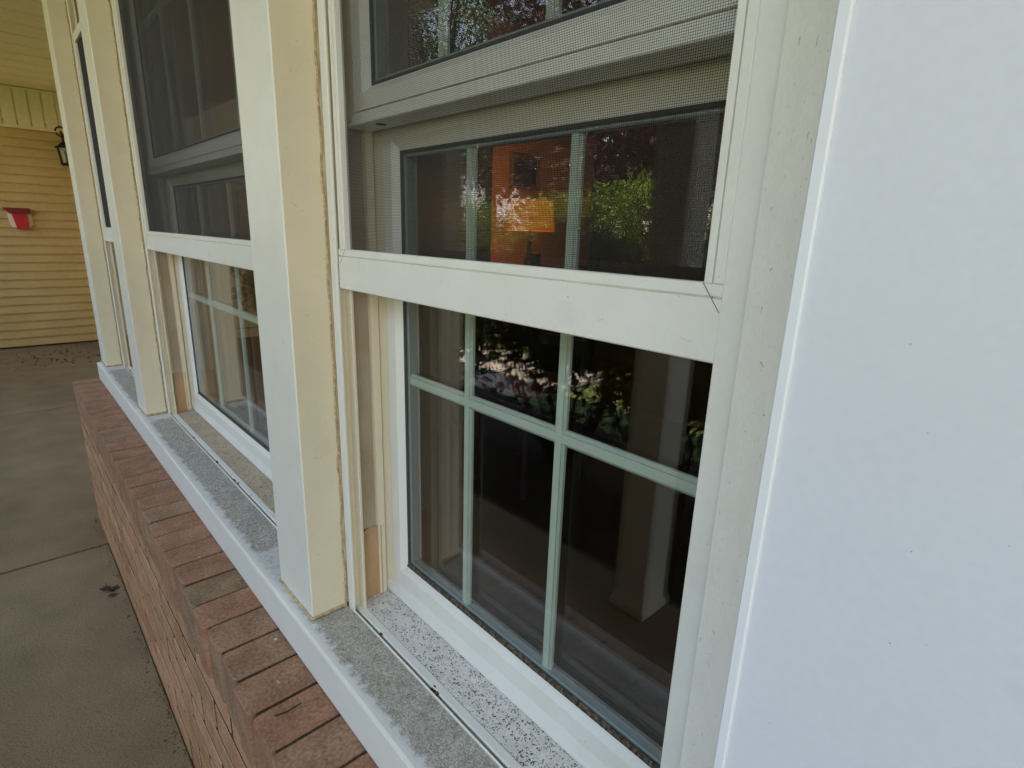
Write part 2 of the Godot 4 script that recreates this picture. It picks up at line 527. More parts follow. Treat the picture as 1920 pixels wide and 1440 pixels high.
func make_siding_wall() -> void:
	var w := thing("siding_wall", "yellow vinyl-sided end wall closing off the far end of the porch", "wall")
	var b := MB.new()
	# one lapped board: leans out towards its lower edge, with a turned-in bottom lip
	b.sweep(P([-0.012, 0.002, 0.002, 0.002, 0.003, 0.0, 0.0175, 0.0, 0.0185, 0.002, 0.0180, 0.008, 0.0100, 0.050, 0.0015, 0.0775, -0.012, 0.0775]), 2, -1.7, 2.3)
	var board := b.mesh()
	# along z the outline is (x, y)
	for i in 26:
		part(board, "siding_board", M.siding, w, Vector3(-6.74, 0.018 + i * 0.0755, 0))
	part(box_mesh(Vector3(-6.80, -0.1, -1.72), Vector3(-6.752, 2.9, 2.3)), "wall_backing", M.siding, w)
	part(box_mesh(Vector3(-6.752, 0.002, -1.7), Vector3(-6.738, 0.017, 2.3), 0.002), "base_strip", M.groove, w)
	part(box_mesh(Vector3(-6.745, 0.0, 0.93), Vector3(-6.690, 2.2, 1.02), 0.003), "corner_trim", M.frame, w)
	# frieze of upright panels under the ceiling
	part(box_mesh(Vector3(-6.752, 1.908, -1.7), Vector3(-6.716, 1.934, 1.0), 0.004), "lower_trim", M.frieze, w)
	part(box_mesh(Vector3(-6.752, 2.221, -1.7), Vector3(-6.716, 2.240, 1.0), 0.004), "upper_trim", M.frieze, w)
	part(box_mesh(Vector3(-6.752, 1.92, -1.7), Vector3(-6.736, 2.235, 1.0)), "frieze_backing", M.frieze, w)
	var panel := box_mesh(Vector3(-6.736, 1.932, 0.0), Vector3(-6.723, 2.223, 0.086), 0.004)
	for i in 28:
		part(panel, "frieze_panel", M.frieze, w, Vector3(0, 0, -1.66 + i * 0.0945))

# ------------------------------------------------------------------ brick wall and ledge

func brick_mesh(size: Vector3, bev: float, sd: int) -> ArrayMesh:
	rng.seed = sd
	var b := MB.new()
	if size.y > 0.08:   # on edge: plan with rounded front corners, a soft arris on top
		var h := size * 0.5
		var plan := PackedVector2Array([Vector2(-h.x, -h.z), Vector2(h.x, -h.z)])
		for k in 5:
			var a := PI * 0.5 * k / 4.0
			plan.append(Vector2(h.x - bev + bev * cos(a), h.z - bev + bev * sin(a)))
		for k in 5:
			var a := PI * 0.5 * (1.0 + k / 4.0)
			plan.append(Vector2(-h.x + bev + bev * cos(a), h.z - bev + bev * sin(a)))
		var n := plan.size()
		for k in n:
			var p0 := plan[k]
			var p1 := plan[(k + 1) % n]
			var o := Vector3(p1.y - p0.y, 0, p0.x - p1.x)
			if o.dot(Vector3(p0.x + p1.x, 0, p0.y + p1.y)) < 0:
				o = -o
			var i0 := p0 * Vector2(1.0 - 0.0016 / h.x, 1.0 - 0.0016 / h.z)
			var i1 := p1 * Vector2(1.0 - 0.0016 / h.x, 1.0 - 0.0016 / h.z)
			b.quad(Vector3(p0.x, -h.y, p0.y), Vector3(p1.x, -h.y, p1.y), Vector3(p1.x, h.y - 0.0016, p1.y), Vector3(p0.x, h.y - 0.0016, p0.y), o)
			b.quad(Vector3(p0.x, h.y - 0.0016, p0.y), Vector3(p1.x, h.y - 0.0016, p1.y), Vector3(i1.x, h.y, i1.y), Vector3(i0.x, h.y, i0.y), o + Vector3.UP * o.length())
			b.tri(Vector3(0, h.y, 0), Vector3(i0.x, h.y, i0.y), Vector3(i1.x, h.y, i1.y), Vector3.UP)
	else:
		b.box(size * -0.5, size * 0.5, bev)
	var amount := 0.0018 if size.y > 0.08 else 0.0012
	var f := FastNoiseLite.new()
	f.seed = sd
	f.frequency = 9.0
	for i in b.v.size():
		var p := b.v[i]
		b.v[i] = p + Vector3(f.get_noise_3d(p.x, p.y, p.z), f.get_noise_3d(p.y + 5, p.z, p.x), f.get_noise_3d(p.z, p.x + 9, p.y)) * amount
	return b.mesh()

func make_brick_wall() -> void:
	var w := thing("brick_wall", "low brick wall under the windows, capped by a course of bricks on edge", "wall")
	var caps := []
	var courses := []
	var ends := []
	for i in 5:
		caps.append(brick_mesh(Vector3(0.0640, 0.094, 0.20), 0.009, 100 + i))
		courses.append(brick_mesh(Vector3(0.195, 0.0598, 0.09), 0.0022, 110 + i))
		ends.append(brick_mesh(Vector3(0.094, 0.0598, 0.09), 0.0022, 120 + i))
	rng.seed = 5
	# cap: bricks on edge, 68.6 mm apart; a joint falls at x = -1.032
	for k in 39:
		var x := -1.032 + 0.0343 + 0.0686 * (k - 23)
		if x < -2.60:
			continue
		var o := part(caps[rng.randi() % 5], "cap_brick", M.top_brick[[0, 0, 1, 3, 1, 0, 3, 1][rng.randi() % 8] if k != 24 else 2], w, Vector3(x, 0.525 + rng.randf_range(-0.0012, 0.0012), -0.2495 + rng.randf_range(-0.003, 0.003)))
		o.rotation = Vector3(0.005 + rng.randf_range(-0.004, 0.004), rng.randf_range(-0.012, 0.012), rng.randf_range(-0.006, 0.006))
	# running bond below
	for row in 7:
		var y := 0.034 + row * 0.0686
		var x := -2.60
		if row % 2:
			part(ends[rng.randi() % 5], "brick", M.face_brick[rng.randi() % 4], w, Vector3(x + 0.047, y, -0.2))
			x += 0.104
		while x < 0.55:
			var o := part(courses[rng.randi() % 5], "brick", M.face_brick[[0, 1, 2, 3, 0, 1][rng.randi() % 6]], w, Vector3(x + 0.0975, y, -0.2 + rng.randf_range(-0.0004, 0.0006)))
			o.rotation = Vector3(0, rng.randf_range(-0.002, 0.002), rng.randf_range(-0.007, 0.007))
			x += 0.205
	part(box_mesh(Vector3(-2.59, -0.02, -0.34), Vector3(0.6, 0.484, -0.1560)), "mortar", M.joint, w)
	part(box_mesh(Vector3(-2.59, 0.4845, -0.34), Vector3(0.6, 0.5686, -0.1560)), "cap_mortar", M.mortar, w)

# weathered grey grime over a pale ledge: rows run from the front edge (0) to the back
func grime(w: int, h: int, sd: int, px_mm: float, clean: Array) -> ImageTexture:
	rng.seed = sd
	var im := mottled(w, h, Color(0.77, 0.73, 0.65), Color(0.64, 0.60, 0.52), sd, 0.012, 0.12, 0.10, 1.7)
	var count := int(w * h * px_mm * px_mm * 1.6)
	for k in count:
		var light := rng.randf() < 0.55
		stroke(im, rng.randf() * w, rng.randf() * h, rng.randf() * TAU, int(rng.randf_range(1.5, 4.5) / px_mm), Color(0.88, 0.855, 0.79) if light else Color(0.44, 0.41, 0.36), rng.randf_range(0.15, 0.6))
	for k in count / 60:
		blot(im, rng.randi() % w, rng.randi() % h, rng.randf_range(0.3, 1.0) / px_mm, Color(0.40, 0.38, 0.35), rng.randf_range(0.2, 0.6))
	# the front edge and the feet of the posts stay cleaner
	var n := noise(sd + 3, 0.03, w, h, 4)
	var white := Color(0.90, 0.89, 0.86)
	for y in h:
		for x in w:
			var e := y * px_mm / 9.0 - (n[y * w + x] / 255.0 - 0.35) * 1.6
			var k := 1.0 - clampf(e, 0.0, 1.0)
			for q in clean:
				var dx: float = maxf(0.0, maxf(q[0] - x, x - q[1])) * px_mm
				k = maxf(k, (1.0 - clampf((dx + (n[y * w + x] / 255.0 - 0.5) * 26.0) / 16.0, 0.0, 1.0)) * 0.75)
			if k > 0.0:
				im.set_pixel(x, y, im.get_pixel(x, y).lerp(white, k * 0.9))
	return tex(im)

# a pale pan covered in dark specks
func speckle(w: int, h: int, sd: int, px_mm: float, base: Color, dark: Color, per_cm2: float) -> ImageTexture:
	rng.seed = sd
	var im := mottled(w, h, base, Color(base.r - 0.06, base.g - 0.07, base.b - 0.08), sd, 0.01, 0.1, 0.06, 1.5)
	var n := noise(sd + 5, 0.012, w, h, 3)
	var count := int(w * h * px_mm * px_mm * 0.01 * per_cm2)
	for k in count:
		var x := rng.randi() % w
		var y := rng.randi() % h
		var thick := n[y * w + x] / 255.0 * (0.35 + 0.65 * float(x) / w) * 1.5
		if rng.randf() > thick:
			continue
		var r := rng.randf()
		var rad := (0.32 + 0.95 * r * r * r) / px_mm
		var c := dark.lerp(Color(0.42, 0.36, 0.28), rng.randf() * 0.7)
		for q in 1 + rng.randi() % 3:
			blot(im, x + rng.randi_range(-2, 2), y + rng.randi_range(-2, 2), rad * rng.randf_range(0.6, 1.0), c, rng.randf_range(0.5, 0.95))
	for k in int(w * px_mm / 14.0):   # brown crumbs in heaps
		var cx := rng.randi() % w
		var cy := int(h * rng.randf_range(0.03, 0.75))
		for q in 14:
			blot(im, cx + int(rng.randfn(0, 2.2) / px_mm), cy + int(rng.randfn(0, 1.0) / px_mm), rng.randf_range(0.2, 0.75) / px_mm, Color(0.30, 0.23, 0.15), rng.randf_range(0.3, 0.8))
	for k in count / 7:
		stroke(im, rng.randf() * w, rng.randf() * h, rng.randf() * TAU, int(rng.randf_range(0.8, 2.5) / px_mm), dark, rng.randf_range(0.3, 0.8))
	return tex(im)

func strip(x0: float, x1: float, z0: float, z1: float, y0: float, y1: float) -> ArrayMesh:
	var b := MB.new()
	b.quad_uv(Vector3(x0, y0, z0), Vector3(x1, y0, z0), Vector3(x1, y1, z1), Vector3(x0, y1, z1), Vector3.UP, Vector2(0, 0), Vector2(1, 0), Vector2(1, 1), Vector2(0, 1))
	b.quad_uv(Vector3(x0, y0 - 0.02, z0), Vector3(x1, y0 - 0.02, z0), Vector3(x1, y1 - 0.02, z1), Vector3(x0, y1 - 0.02, z1), Vector3.DOWN, Vector2(0, 0), Vector2(1, 0), Vector2(1, 1), Vector2(0, 1))
	b.quad_uv(Vector3(x0, y0, z0), Vector3(x1, y0, z0), Vector3(x1, y0 - 0.02, z0), Vector3(x0, y0 - 0.02, z0), Vector3.BACK, Vector2(0, 0), Vector2(1, 0), Vector2(1, 0), Vector2(0, 0))
	b.quad_uv(Vector3(x0, y1, z1), Vector3(x1, y1, z1), Vector3(x1, y1 - 0.02, z1), Vector3(x0, y1 - 0.02, z1), Vector3.FORWARD, Vector2(0, 1), Vector2(1, 1), Vector2(1, 1), Vector2(0, 1))
	return b.mesh()

func make_ledge() -> void:
	var l := thing("window_ledge", "white-fronted window ledge with weathered grey top above the brick wall", "window sill")
	var b := MB.new()
	var pr := P([-0.2345, 0.5735, -0.2338, 0.6325, -0.2348, 0.6350, -0.2375, 0.6362, -0.2425, 0.6362, -0.2425, 0.5735])
	b.sweep(pr, 0, -2.60, 0.30)
	part(b.mesh(), "ledge_nose", M.frame, l)
	# grey top, near and far length
	var near := grime(2048, 124, 201, 0.5, [[60, 350]])
	part(strip(-0.90, 0.124, -0.2426, -0.3022, 0.6360, 0.6363), "ledge_top", mat(Color.WHITE, 0.85, near), l)
	var far := grime(2048, 72, 202, 0.83, [[0, 200], [880, 1050]])
	part(strip(-2.6, -0.9002, -0.2426, -0.3022, 0.6360, 0.6363), "ledge_top", mat(Color.WHITE, 0.85, far), l)

# ------------------------------------------------------------------ posts

func make_posts() -> void:
	var at := [[-0.094, 0.021, "nearest smooth white post filling the right edge of the view"], [-0.777, -0.660, "white boxed post between the nearest window and the wide window"], [-1.887, -1.772, "white boxed post between the wide window and the farthest window"], [-2.605, -2.490, "farthest white boxed post at the corner by the yellow wall"]]
	for k in 4:
		var x0: float = at[k][0]
		var x1: float = at[k][1]
		var t := thing("window_post", at[k][2], "post", Vector3(x0, SILL, POST_Z), "boxed posts between the windows")
		var w := x1 - x0
		part(box_mesh(Vector3(0, 0.0035, -0.0565), Vector3(w, 1.603, 0), 0.0016), "casing", M.post_skylit if k == 0 else M.post, t)
		part(box_mesh(Vector3(w, 0.006, -0.0555), Vector3(w + 0.0006, 1.6, -0.0012)), "side_tint", M.warm_sidelit, t)  # thin sheet carrying the warm side light as cream colour
		# caulk round the foot and up the joint with the window frame
		var b := MB.new()
		b.box(Vector3(-0.003, 0.0006, -0.050), Vector3(w + 0.0028, 0.006, 0.003), 0.0022)
		part(b.mesh(), "foot_caulk", M.caulk, t)
		var c := MB.new()
		var rr := RandomNumberGenerator.new()
		rr.seed = 300 + k
		var pts := PackedVector3Array()
		for i in 120:
			pts.append(Vector3(w + 0.0012 + rr.randf_range(-0.0011, 0.0012), i * 0.0134, -0.0496 + rr.randf_range(-0.0008, 0.0012)))
		c.tube(pts, 0.0016, 0.0016, 6)
		part(c.mesh(), "side_caulk", M.caulk, t)
		if k == 0:
			var e := MB.new()
			e.sweep(P([-0.0006, -0.010, -0.0006, 0.0014, 0.0004, 0.0024, 0.0044, 0.0024, 0.0052, 0.0016, 0.0052, -0.001]), 1, 0.004, 1.603)
			part(e.mesh(), "edge_trim", M.white, t)

# ------------------------------------------------------------------ windows

func make_window(xl: float, xr: float, cols: int, label: String, which: int) -> void:
	var t := thing("window", label, "window", Vector3.ZERO, "double-hung windows along the porch")
	var y0 := SILL
	var y1 := EYE + 0.78
	# jambs: flange, screen channel, thin ridge, balance track, sash lip
	for side in 2:
		var p := PackedVector2Array()
		var inner := PackedVector2Array()
		for q in [[0.0, -0.3112], [0.0, -0.3035], [0.001, -0.3025], [0.0150, -0.3025], [0.0158, -0.3032], [0.0158, -0.3052], [0.0060, -0.3066], [0.0050, -0.3110]]:
			p.append(Vector2(xl + q[0], q[1]) if side == 0 else Vector2(xr - q[0], q[1]))
		for q in [[0.0045, -0.3068], [0.0045, -0.3110], [0.0060, -0.3165], [0.0178, -0.3176], [0.0184, -0.3186], [0.0184, -0.3206], [0.0178, -0.3216], [0.0030, -0.3232], [-0.0012, -0.3290], [-0.0012, -0.3505], [0.0040, -0.3520], [0.0048, -0.3535], [0.0048, -0.3625], [-0.0012, -0.3640], [-0.003, -0.3640], [-0.003, -0.4200], [-0.012, -0.4200], [-0.012, -0.3113], [-0.0005, -0.3113]]:
			inner.append(Vector2(xl + q[0], q[1]) if side == 0 else Vector2(xr - q[0], q[1]))
		var b := MB.new()
		b.sweep(p, 1, y0 + 0.0006, y1 + 0.012)
		part(b.mesh(), "frame_flange", M.frame, t)
		b = MB.new()
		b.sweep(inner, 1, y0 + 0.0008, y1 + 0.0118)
		part(b.mesh(), "jamb", M.warm_sidelit, t)  # warm side light painted into the inner jamb colour
	# recess shade and dirt put into the colour of a liner in each balance track
	for side in 2:
		var s := 1.0 if side == 0 else -1.0
		var xa := xl if side == 0 else xr
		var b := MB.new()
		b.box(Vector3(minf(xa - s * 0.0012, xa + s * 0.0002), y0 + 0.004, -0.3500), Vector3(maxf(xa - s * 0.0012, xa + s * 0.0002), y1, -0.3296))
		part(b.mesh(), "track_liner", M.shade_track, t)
		# curved cover over the balance shoe
		var c := MB.new()
		var arc := PackedVector2Array()
		for k in 9:
			var a := k / 8.0
			arc.append(Vector2(xa + s * (0.0075 - 0.0058 * sin(a * PI) - 0.002 * a), lerpf(-0.3262, -0.3560, a)))
		for k in 9:
			var a := 1.0 - k / 8.0
			arc.append(Vector2(xa + s * (0.0060 - 0.0058 * sin(a * PI) - 0.002 * a), lerpf(-0.3262, -0.3560, a)))
		c.sweep(arc, 1, y0 + 0.0015, y0 + 0.115)
		part(c.mesh(), "balance_cover", M.cover, t)
	# head, and the sill pan: lip, drain gap, ridge, speckled slope
	part(box_mesh(Vector3(xl, y1, -0.42), Vector3(xr, y1 + 0.016, -0.3025), 0.001), "head", M.frame, t)
	part(box_mesh(Vector3(xl + 0.001, y0 - 0.012, -0.3050), Vector3(xr - 0.001, y0 + 0.0030, -0.3030), 0.0007), "track_lip", M.frame, t)
	part(box_mesh(Vector3(xl + 0.001, y0 - 0.020, -0.3095), Vector3(xr - 0.001, y0 - 0.006, -0.3051)), "drain_gap", M.groove, t)
	part(box_mesh(Vector3(xl + 0.001, y0 - 0.020, -0.3215), Vector3(xr - 0.001, y0 + 0.0012, -0.3096), 0.0014), "sill_ridge", M.frame, t)
	var pan: ImageTexture
	if which == 1:
		pan = speckle(2048, 188, 210, 0.25, Color(0.90, 0.88, 0.84), Color(0.13, 0.11, 0.09), 30.0)
	elif which == 2:
		pan = speckle(1024, 48, 211, 0.93, Color(0.74, 0.68, 0.57), Color(0.2, 0.16, 0.11), 6.0)
	else:
		pan = speckle(512, 40, 212, 1.1, Color(0.74, 0.68, 0.57), Color(0.2, 0.16, 0.11), 6.0)
	part(strip(xl + 0.001, xr - 0.001, -0.3214, -0.3690, y0 + 0.0004, y0 + 0.0030), "sill_pan", mat(Color.WHITE, 0.6, pan), t)
	part(box_mesh(Vector3(xl + 0.001, y0 - 0.03, -0.42), Vector3(xr - 0.001, y0 - 0.001, -0.3692)), "sill_base", M.frame, t)
	# lower sash behind, upper sash in front
	sash(t, "lower_sash", xl - 0.0025, xr + 0.0025, y0 + 0.0035, EYE + 0.157, -0.365, cols, which)
	sash(t, "upper_sash", xl + 0.0006, xr - 0.0006, EYE + 0.1135, y1 - 0.002, -0.3285, cols, which)
	# half screen, pushed up: bottom rail at 1.1 m
	var sc := MB.new()
	var a0 := xl + 0.0215
	var a1 := xr - 0.0155
	var yb := EYE - 0.0705
	var yt := EYE + 0.575
	# rail: tall face, spline groove, lip; swept along x as (z, y)
	sc.sweep(P([-0.3128, yb, -0.3042, yb, -0.3032, yb + 0.001, -0.3032, yb + 0.0378, -0.3055, yb + 0.0381, -0.3055, yb + 0.0389, -0.3034, yb + 0.0392, -0.3034, yb + 0.0458, -0.3044, yb + 0.0466, -0.3128, yb + 0.0466]), 0, a0, a1)
	sc.sweep(P([-0.3128, yt - 0.026, -0.3034, yt - 0.026, -0.3032, yt, -0.3128, yt]), 0, a0, a1)
	for s in [1.0, -1.0]:
		var e := a0 + 0.0035 if s > 0 else a1
		sc.sweep(P([e, -0.3128, e, -0.3036, e + s * 0.001, -0.3030, e + s * 0.0064, -0.3030, e + s * 0.0066, -0.3050, e + s * 0.0074, -0.3050, e + s * 0.0076, -0.3034, e + s * 0.0122, -0.3034, e + s * 0.0128, -0.3042, e + s * 0.0128, -0.3128]), 1, yb + 0.0467, yt - 0.0261)
	var frame := part(sc.mesh(), "screen_frame", M.frame, t)
	# mitred corner joints
	for s in [1.0, -1.0]:
		var e := a0 + 0.0035 if s > 0 else a1
		var j := MB.new()
		var q0 := Vector3(e + s * 0.0006, yb + 0.0300, -0.30305)
		var q1 := Vector3(e + s * 0.0128, yb + 0.0464, -0.30325)
		var up := Vector3(-s * 0.00018, 0.00018, 0)
		j.quad(q0 - up, q1 - up, q1 + up, q0 + up, Vector3.BACK)
		j.quad(q0 - up + Vector3(0, 0, -0.002), q1 - up + Vector3(0, 0, -0.002), q1 + up + Vector3(0, 0, -0.002), q0 + up + Vector3(0, 0, -0.002), Vector3.FORWARD)
		part(j.mesh(), "mitre_joint", M.groove, frame)
	var wires := MB.new()
	var pitch := 0.0015 if which == 1 else 0.0016
	var wr := 0.000128 if which == 1 else 0.00013
	var mx0 := a0 + 0.0155
	var mx1 := a1 - 0.0120
	var my0 := yb + 0.0460
	var my1 := yt - 0.0255
	var zz := -0.3105
	var nx := int((mx1 - mx0) / pitch)
	for i in nx:
		var x := mx0 + (i + 0.5) * pitch
		wires.quad(Vector3(x - wr, my0, zz), Vector3(x, my0, zz + wr * 1.8), Vector3(x, my1, zz + wr * 1.8), Vector3(x - wr, my1, zz), Vector3(-1, 0, 1))
		wires.quad(Vector3(x + wr, my0, zz), Vector3(x, my0, zz + wr * 1.8), Vector3(x, my1, zz + wr * 1.8), Vector3(x + wr, my1, zz), Vector3(1, 0, 1))
		wires.quad(Vector3(x - wr, my0, zz), Vector3(x + wr, my0, zz), Vector3(x + wr, my1, zz), Vector3(x - wr, my1, zz), Vector3(0, 0, -1))
	var ny := int((my1 - my0) / pitch)
	for i in ny:
		var y := my0 + (i + 0.5) * pitch
		wires.quad(Vector3(mx0, y - wr, zz + 0.0001), Vector3(mx0, y, zz + wr * 2), Vector3(mx1, y, zz + wr * 2), Vector3(mx1, y - wr, zz + 0.0001), Vector3(0, -1, 1))
		wires.quad(Vector3(mx0, y + wr, zz + 0.0001), Vector3(mx0, y, zz + wr * 2), Vector3(mx1, y, zz + wr * 2), Vector3(mx1, y + wr, zz + 0.0001), Vector3(0, 1, 1))
		wires.quad(Vector3(mx0, y - wr, zz + 0.0001), Vector3(mx0, y + wr, zz + 0.0001), Vector3(mx1, y + wr, zz + 0.0001), Vector3(mx1, y - wr, zz + 0.0001), Vector3(0, 0, -1))
	var sm := part(wires.mesh(), "screen_mesh", M.wire, frame)
	sm.set_meta("kind", "stuff")
	# pale casing strip between the frame and the nearest post
	if which == 1:
		var cs := MB.new()
		cs.quad_uv(Vector3(xr + 0.0005, SILL, -0.2990), Vector3(-0.0905, SILL, -0.2760), Vector3(-0.0905, SILL + 1.6, -0.2760), Vector3(xr + 0.0005, SILL + 1.6, -0.2990), Vector3(-0.455, 0, 0.89), Vector2(0, 1), Vector2(1, 1), Vector2(1, 0), Vector2(0, 0))
		cs.quad_uv(Vector3(xr + 0.0005, SILL, -0.3105), Vector3(-0.0900, SILL, -0.3105), Vector3(-0.0900, SILL + 1.6, -0.3105), Vector3(xr + 0.0005, SILL + 1.6, -0.3105), Vector3(0, 0, -1), Vector2(0, 1), Vector2(1, 1), Vector2(1, 0), Vector2(0, 0))
		rng.seed = 77
		var im := mottled(128, 2048, Color(0.955, 0.94, 0.89), Color(0.93, 0.91, 0.855), 77, 0.02, 0.15, 0.03)
		for k in 700:
			var d := rng.randf()
			var x := int(110 - 100 * pow(d, 2.2)) + rng.randi_range(-4, 4)
			var y := rng.randi() % 2048
			if rng.randf() < 0.3:
				stroke(im, x, y, rng.randf() * TAU, rng.randi_range(2, 7), Color(0.40, 0.36, 0.29), rng.randf_range(0.2, 0.7))
			else:
				blot(im, x, y, rng.randf_range(0.5, 1.0), Color(0.40, 0.35, 0.28), rng.randf_range(0.15, 0.5))
		part(cs.mesh(), "casing_strip", mat(Color.WHITE, 0.55, tex(im)), t)
	# black droppings and grit caught in the drain gap
	rng.seed = 400 + which
	for k in (9 if which == 1 else 7):
		var x := lerpf(xl + 0.02, xr - 0.02, rng.randf())
		var g := MB.new()
		for q in 4:
			var c := Vector3(x + rng.randf_range(-0.006, 0.006), y0 + 0.0005, -0.3100 + rng.randf_range(-0.0035, 0.003))
			var r := rng.randf_range(0.0008, 0.0026)
			g.box(c - Vector3(r * rng.randf_range(0.6, 1.6), r * 0.4, r * 0.7), c + Vector3(r * rng.randf_range(0.4, 1.4), r * 0.45, r * 0.7), r * 0.35)
		part(g.mesh(), "grit", M.debris, t)

func sash(win: Node3D, called: String, x0: float, x1: float, y0: float, y1: float, zf: float, cols: int, which: int) -> void:
	var b := MB.new()
	var prof := P([0.0, zf - 0.001, 0.001, zf, 0.004, zf, 0.0175, zf - 0.0055, 0.0178, zf - 0.0075, 0.0186, zf - 0.0075, 0.0189, zf - 0.0040, 0.0395, zf - 0.0040, 0.0410, zf - 0.0052, 0.0500, zf - 0.0118, 0.0500, zf - 0.034, 0.0, zf - 0.034])
	var lower := called == "lower_sash"
	var k := [0.94, 1.0, 1.14 if lower else 0.80, 1.34 if lower else 0.85]
	b.ring(x0, x1, y0, y1, prof, k)
	var s := part(b.mesh(), called, M.frame, win)
	if not lower:   # drain holes in the underside of the upper sash
		for hx: float in [x0 + 0.056, x1 - 0.034]:
			var hole := MB.new()
			hole.lathe(P([0.0, -0.0003, 0.0060, -0.0003, 0.0060, 0.002]), Vector3(hx, y0 - 0.0002, zf - 0.016), 12)
			part(hole.mesh(), "drain_hole", M.groove, s)
	var skin := MB.new()
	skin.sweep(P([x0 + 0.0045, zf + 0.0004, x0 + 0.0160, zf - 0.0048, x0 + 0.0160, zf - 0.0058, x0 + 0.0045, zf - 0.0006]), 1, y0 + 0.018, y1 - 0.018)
	part(skin.mesh(), "stile_tint", M.warm_sidelit, s)  # strip on the stile slope, its yellow standing for warm side light
	var gx0: float = x0 + 0.050 * k[0]
	var gx1: float = x1 - 0.050 * k[1]
	var gy0: float = y0 + 0.050 * k[2]
	var gy1: float = y1 - 0.050 * k[3]
	# gasket round the glass
	var ga := MB.new()
	ga.ring(gx0 - 0.0004, gx1 + 0.0004, gy0 - 0.0004, gy1 + 0.0004, P([0.0, zf - 0.0108, 0.0014, zf - 0.0106, 0.0034, zf - 0.0116, 0.0034, zf - 0.0127, 0.0, zf - 0.0127]))
	part(ga.mesh(), "gasket", M.rubber, s)
	if lower:
		var dirt := MB.new()
		dirt.sweep(P([zf - 0.0122, gy0 - 0.0005, zf - 0.0086, gy0 - 0.0008, zf - 0.0094, gy0 + 0.0012, zf - 0.0112, gy0 + 0.0038, zf - 0.0122, gy0 + 0.0042]), 0, gx0, gx1)
		part(dirt.mesh(), "dirt_line", M.gasket, s)
	for q in [["pane", 0.0128], ["inner_pane", 0.0270]]:
		var g := MB.new()
		g.quad(Vector3(gx0, gy0, zf - q[1]), Vector3(gx1, gy0, zf - q[1]), Vector3(gx1, gy1, zf - q[1]), Vector3(gx0, gy1, zf - q[1]), Vector3.BACK)
		var zb: float = zf - q[1] - 0.003
		if called_outer(q[0]):
			g.quad(Vector3(gx0, gy0, zb), Vector3(gx1, gy0, zb), Vector3(gx1, gy1, zb), Vector3(gx0, gy1, zb), Vector3.BACK)
		part(g.mesh(), q[0], M.glass, s)
	# spacer bar between the panes
	var sp := MB.new()
	sp.ring(gx0 + 0.0002, gx1 - 0.0002, gy0 + 0.0002, gy1 - 0.0002, P([0.0, zf - 0.0142, 0.0055, zf - 0.0142, 0.0062, zf - 0.0150, 0.0062, zf - 0.0258, 0.0, zf - 0.0258]))
	part(sp.mesh(), "spacer", M.spacer, s)
	# grid bars between the panes: raised middle, stepped shoulders
	var zc := zf - 0.0200
	var pw := (gx1 - gx0 + 0.008) / cols
	for i in cols - 1:
		var x := gx0 - 0.0185 + pw * (i + 1)
		var m := MB.new()
		m.sweep(P([x - 0.0070, zc - 0.0015, x - 0.0070, zc + 0.0016, x - 0.0048, zc + 0.0036, x - 0.0044, zc + 0.0028, x - 0.0040, zc + 0.0044, x + 0.0040, zc + 0.0044, x + 0.0044, zc + 0.0028, x + 0.0048, zc + 0.0036, x + 0.0070, zc + 0.0016, x + 0.0070, zc - 0.0015]), 1, gy0 + 0.0015, gy1 - 0.0015)
		part(m.mesh(), "muntin", M.muntin, s)
	var ym := (gy0 + gy1) * 0.5 - 0.001
	var h := MB.new()
	h.sweep(P([zc - 0.0017, ym - 0.0082, zc + 0.0014, ym - 0.0082, zc + 0.0038, ym - 0.0054, zc + 0.0030, ym - 0.0049, zc + 0.0047, ym - 0.0044, zc + 0.0047, ym + 0.0044, zc + 0.0030, ym + 0.0049, zc + 0.0038, ym + 0.0054, zc + 0.0014, ym + 0.0082, zc - 0.0017, ym + 0.0082]), 0, gx0 + 0.0015, gx1 - 0.0015)
	part(h.mesh(), "muntin", M.muntin, s)

# ------------------------------------------------------------------ the dim room behind the glass

func called_outer(n: String) -> bool:
	return n == "pane"

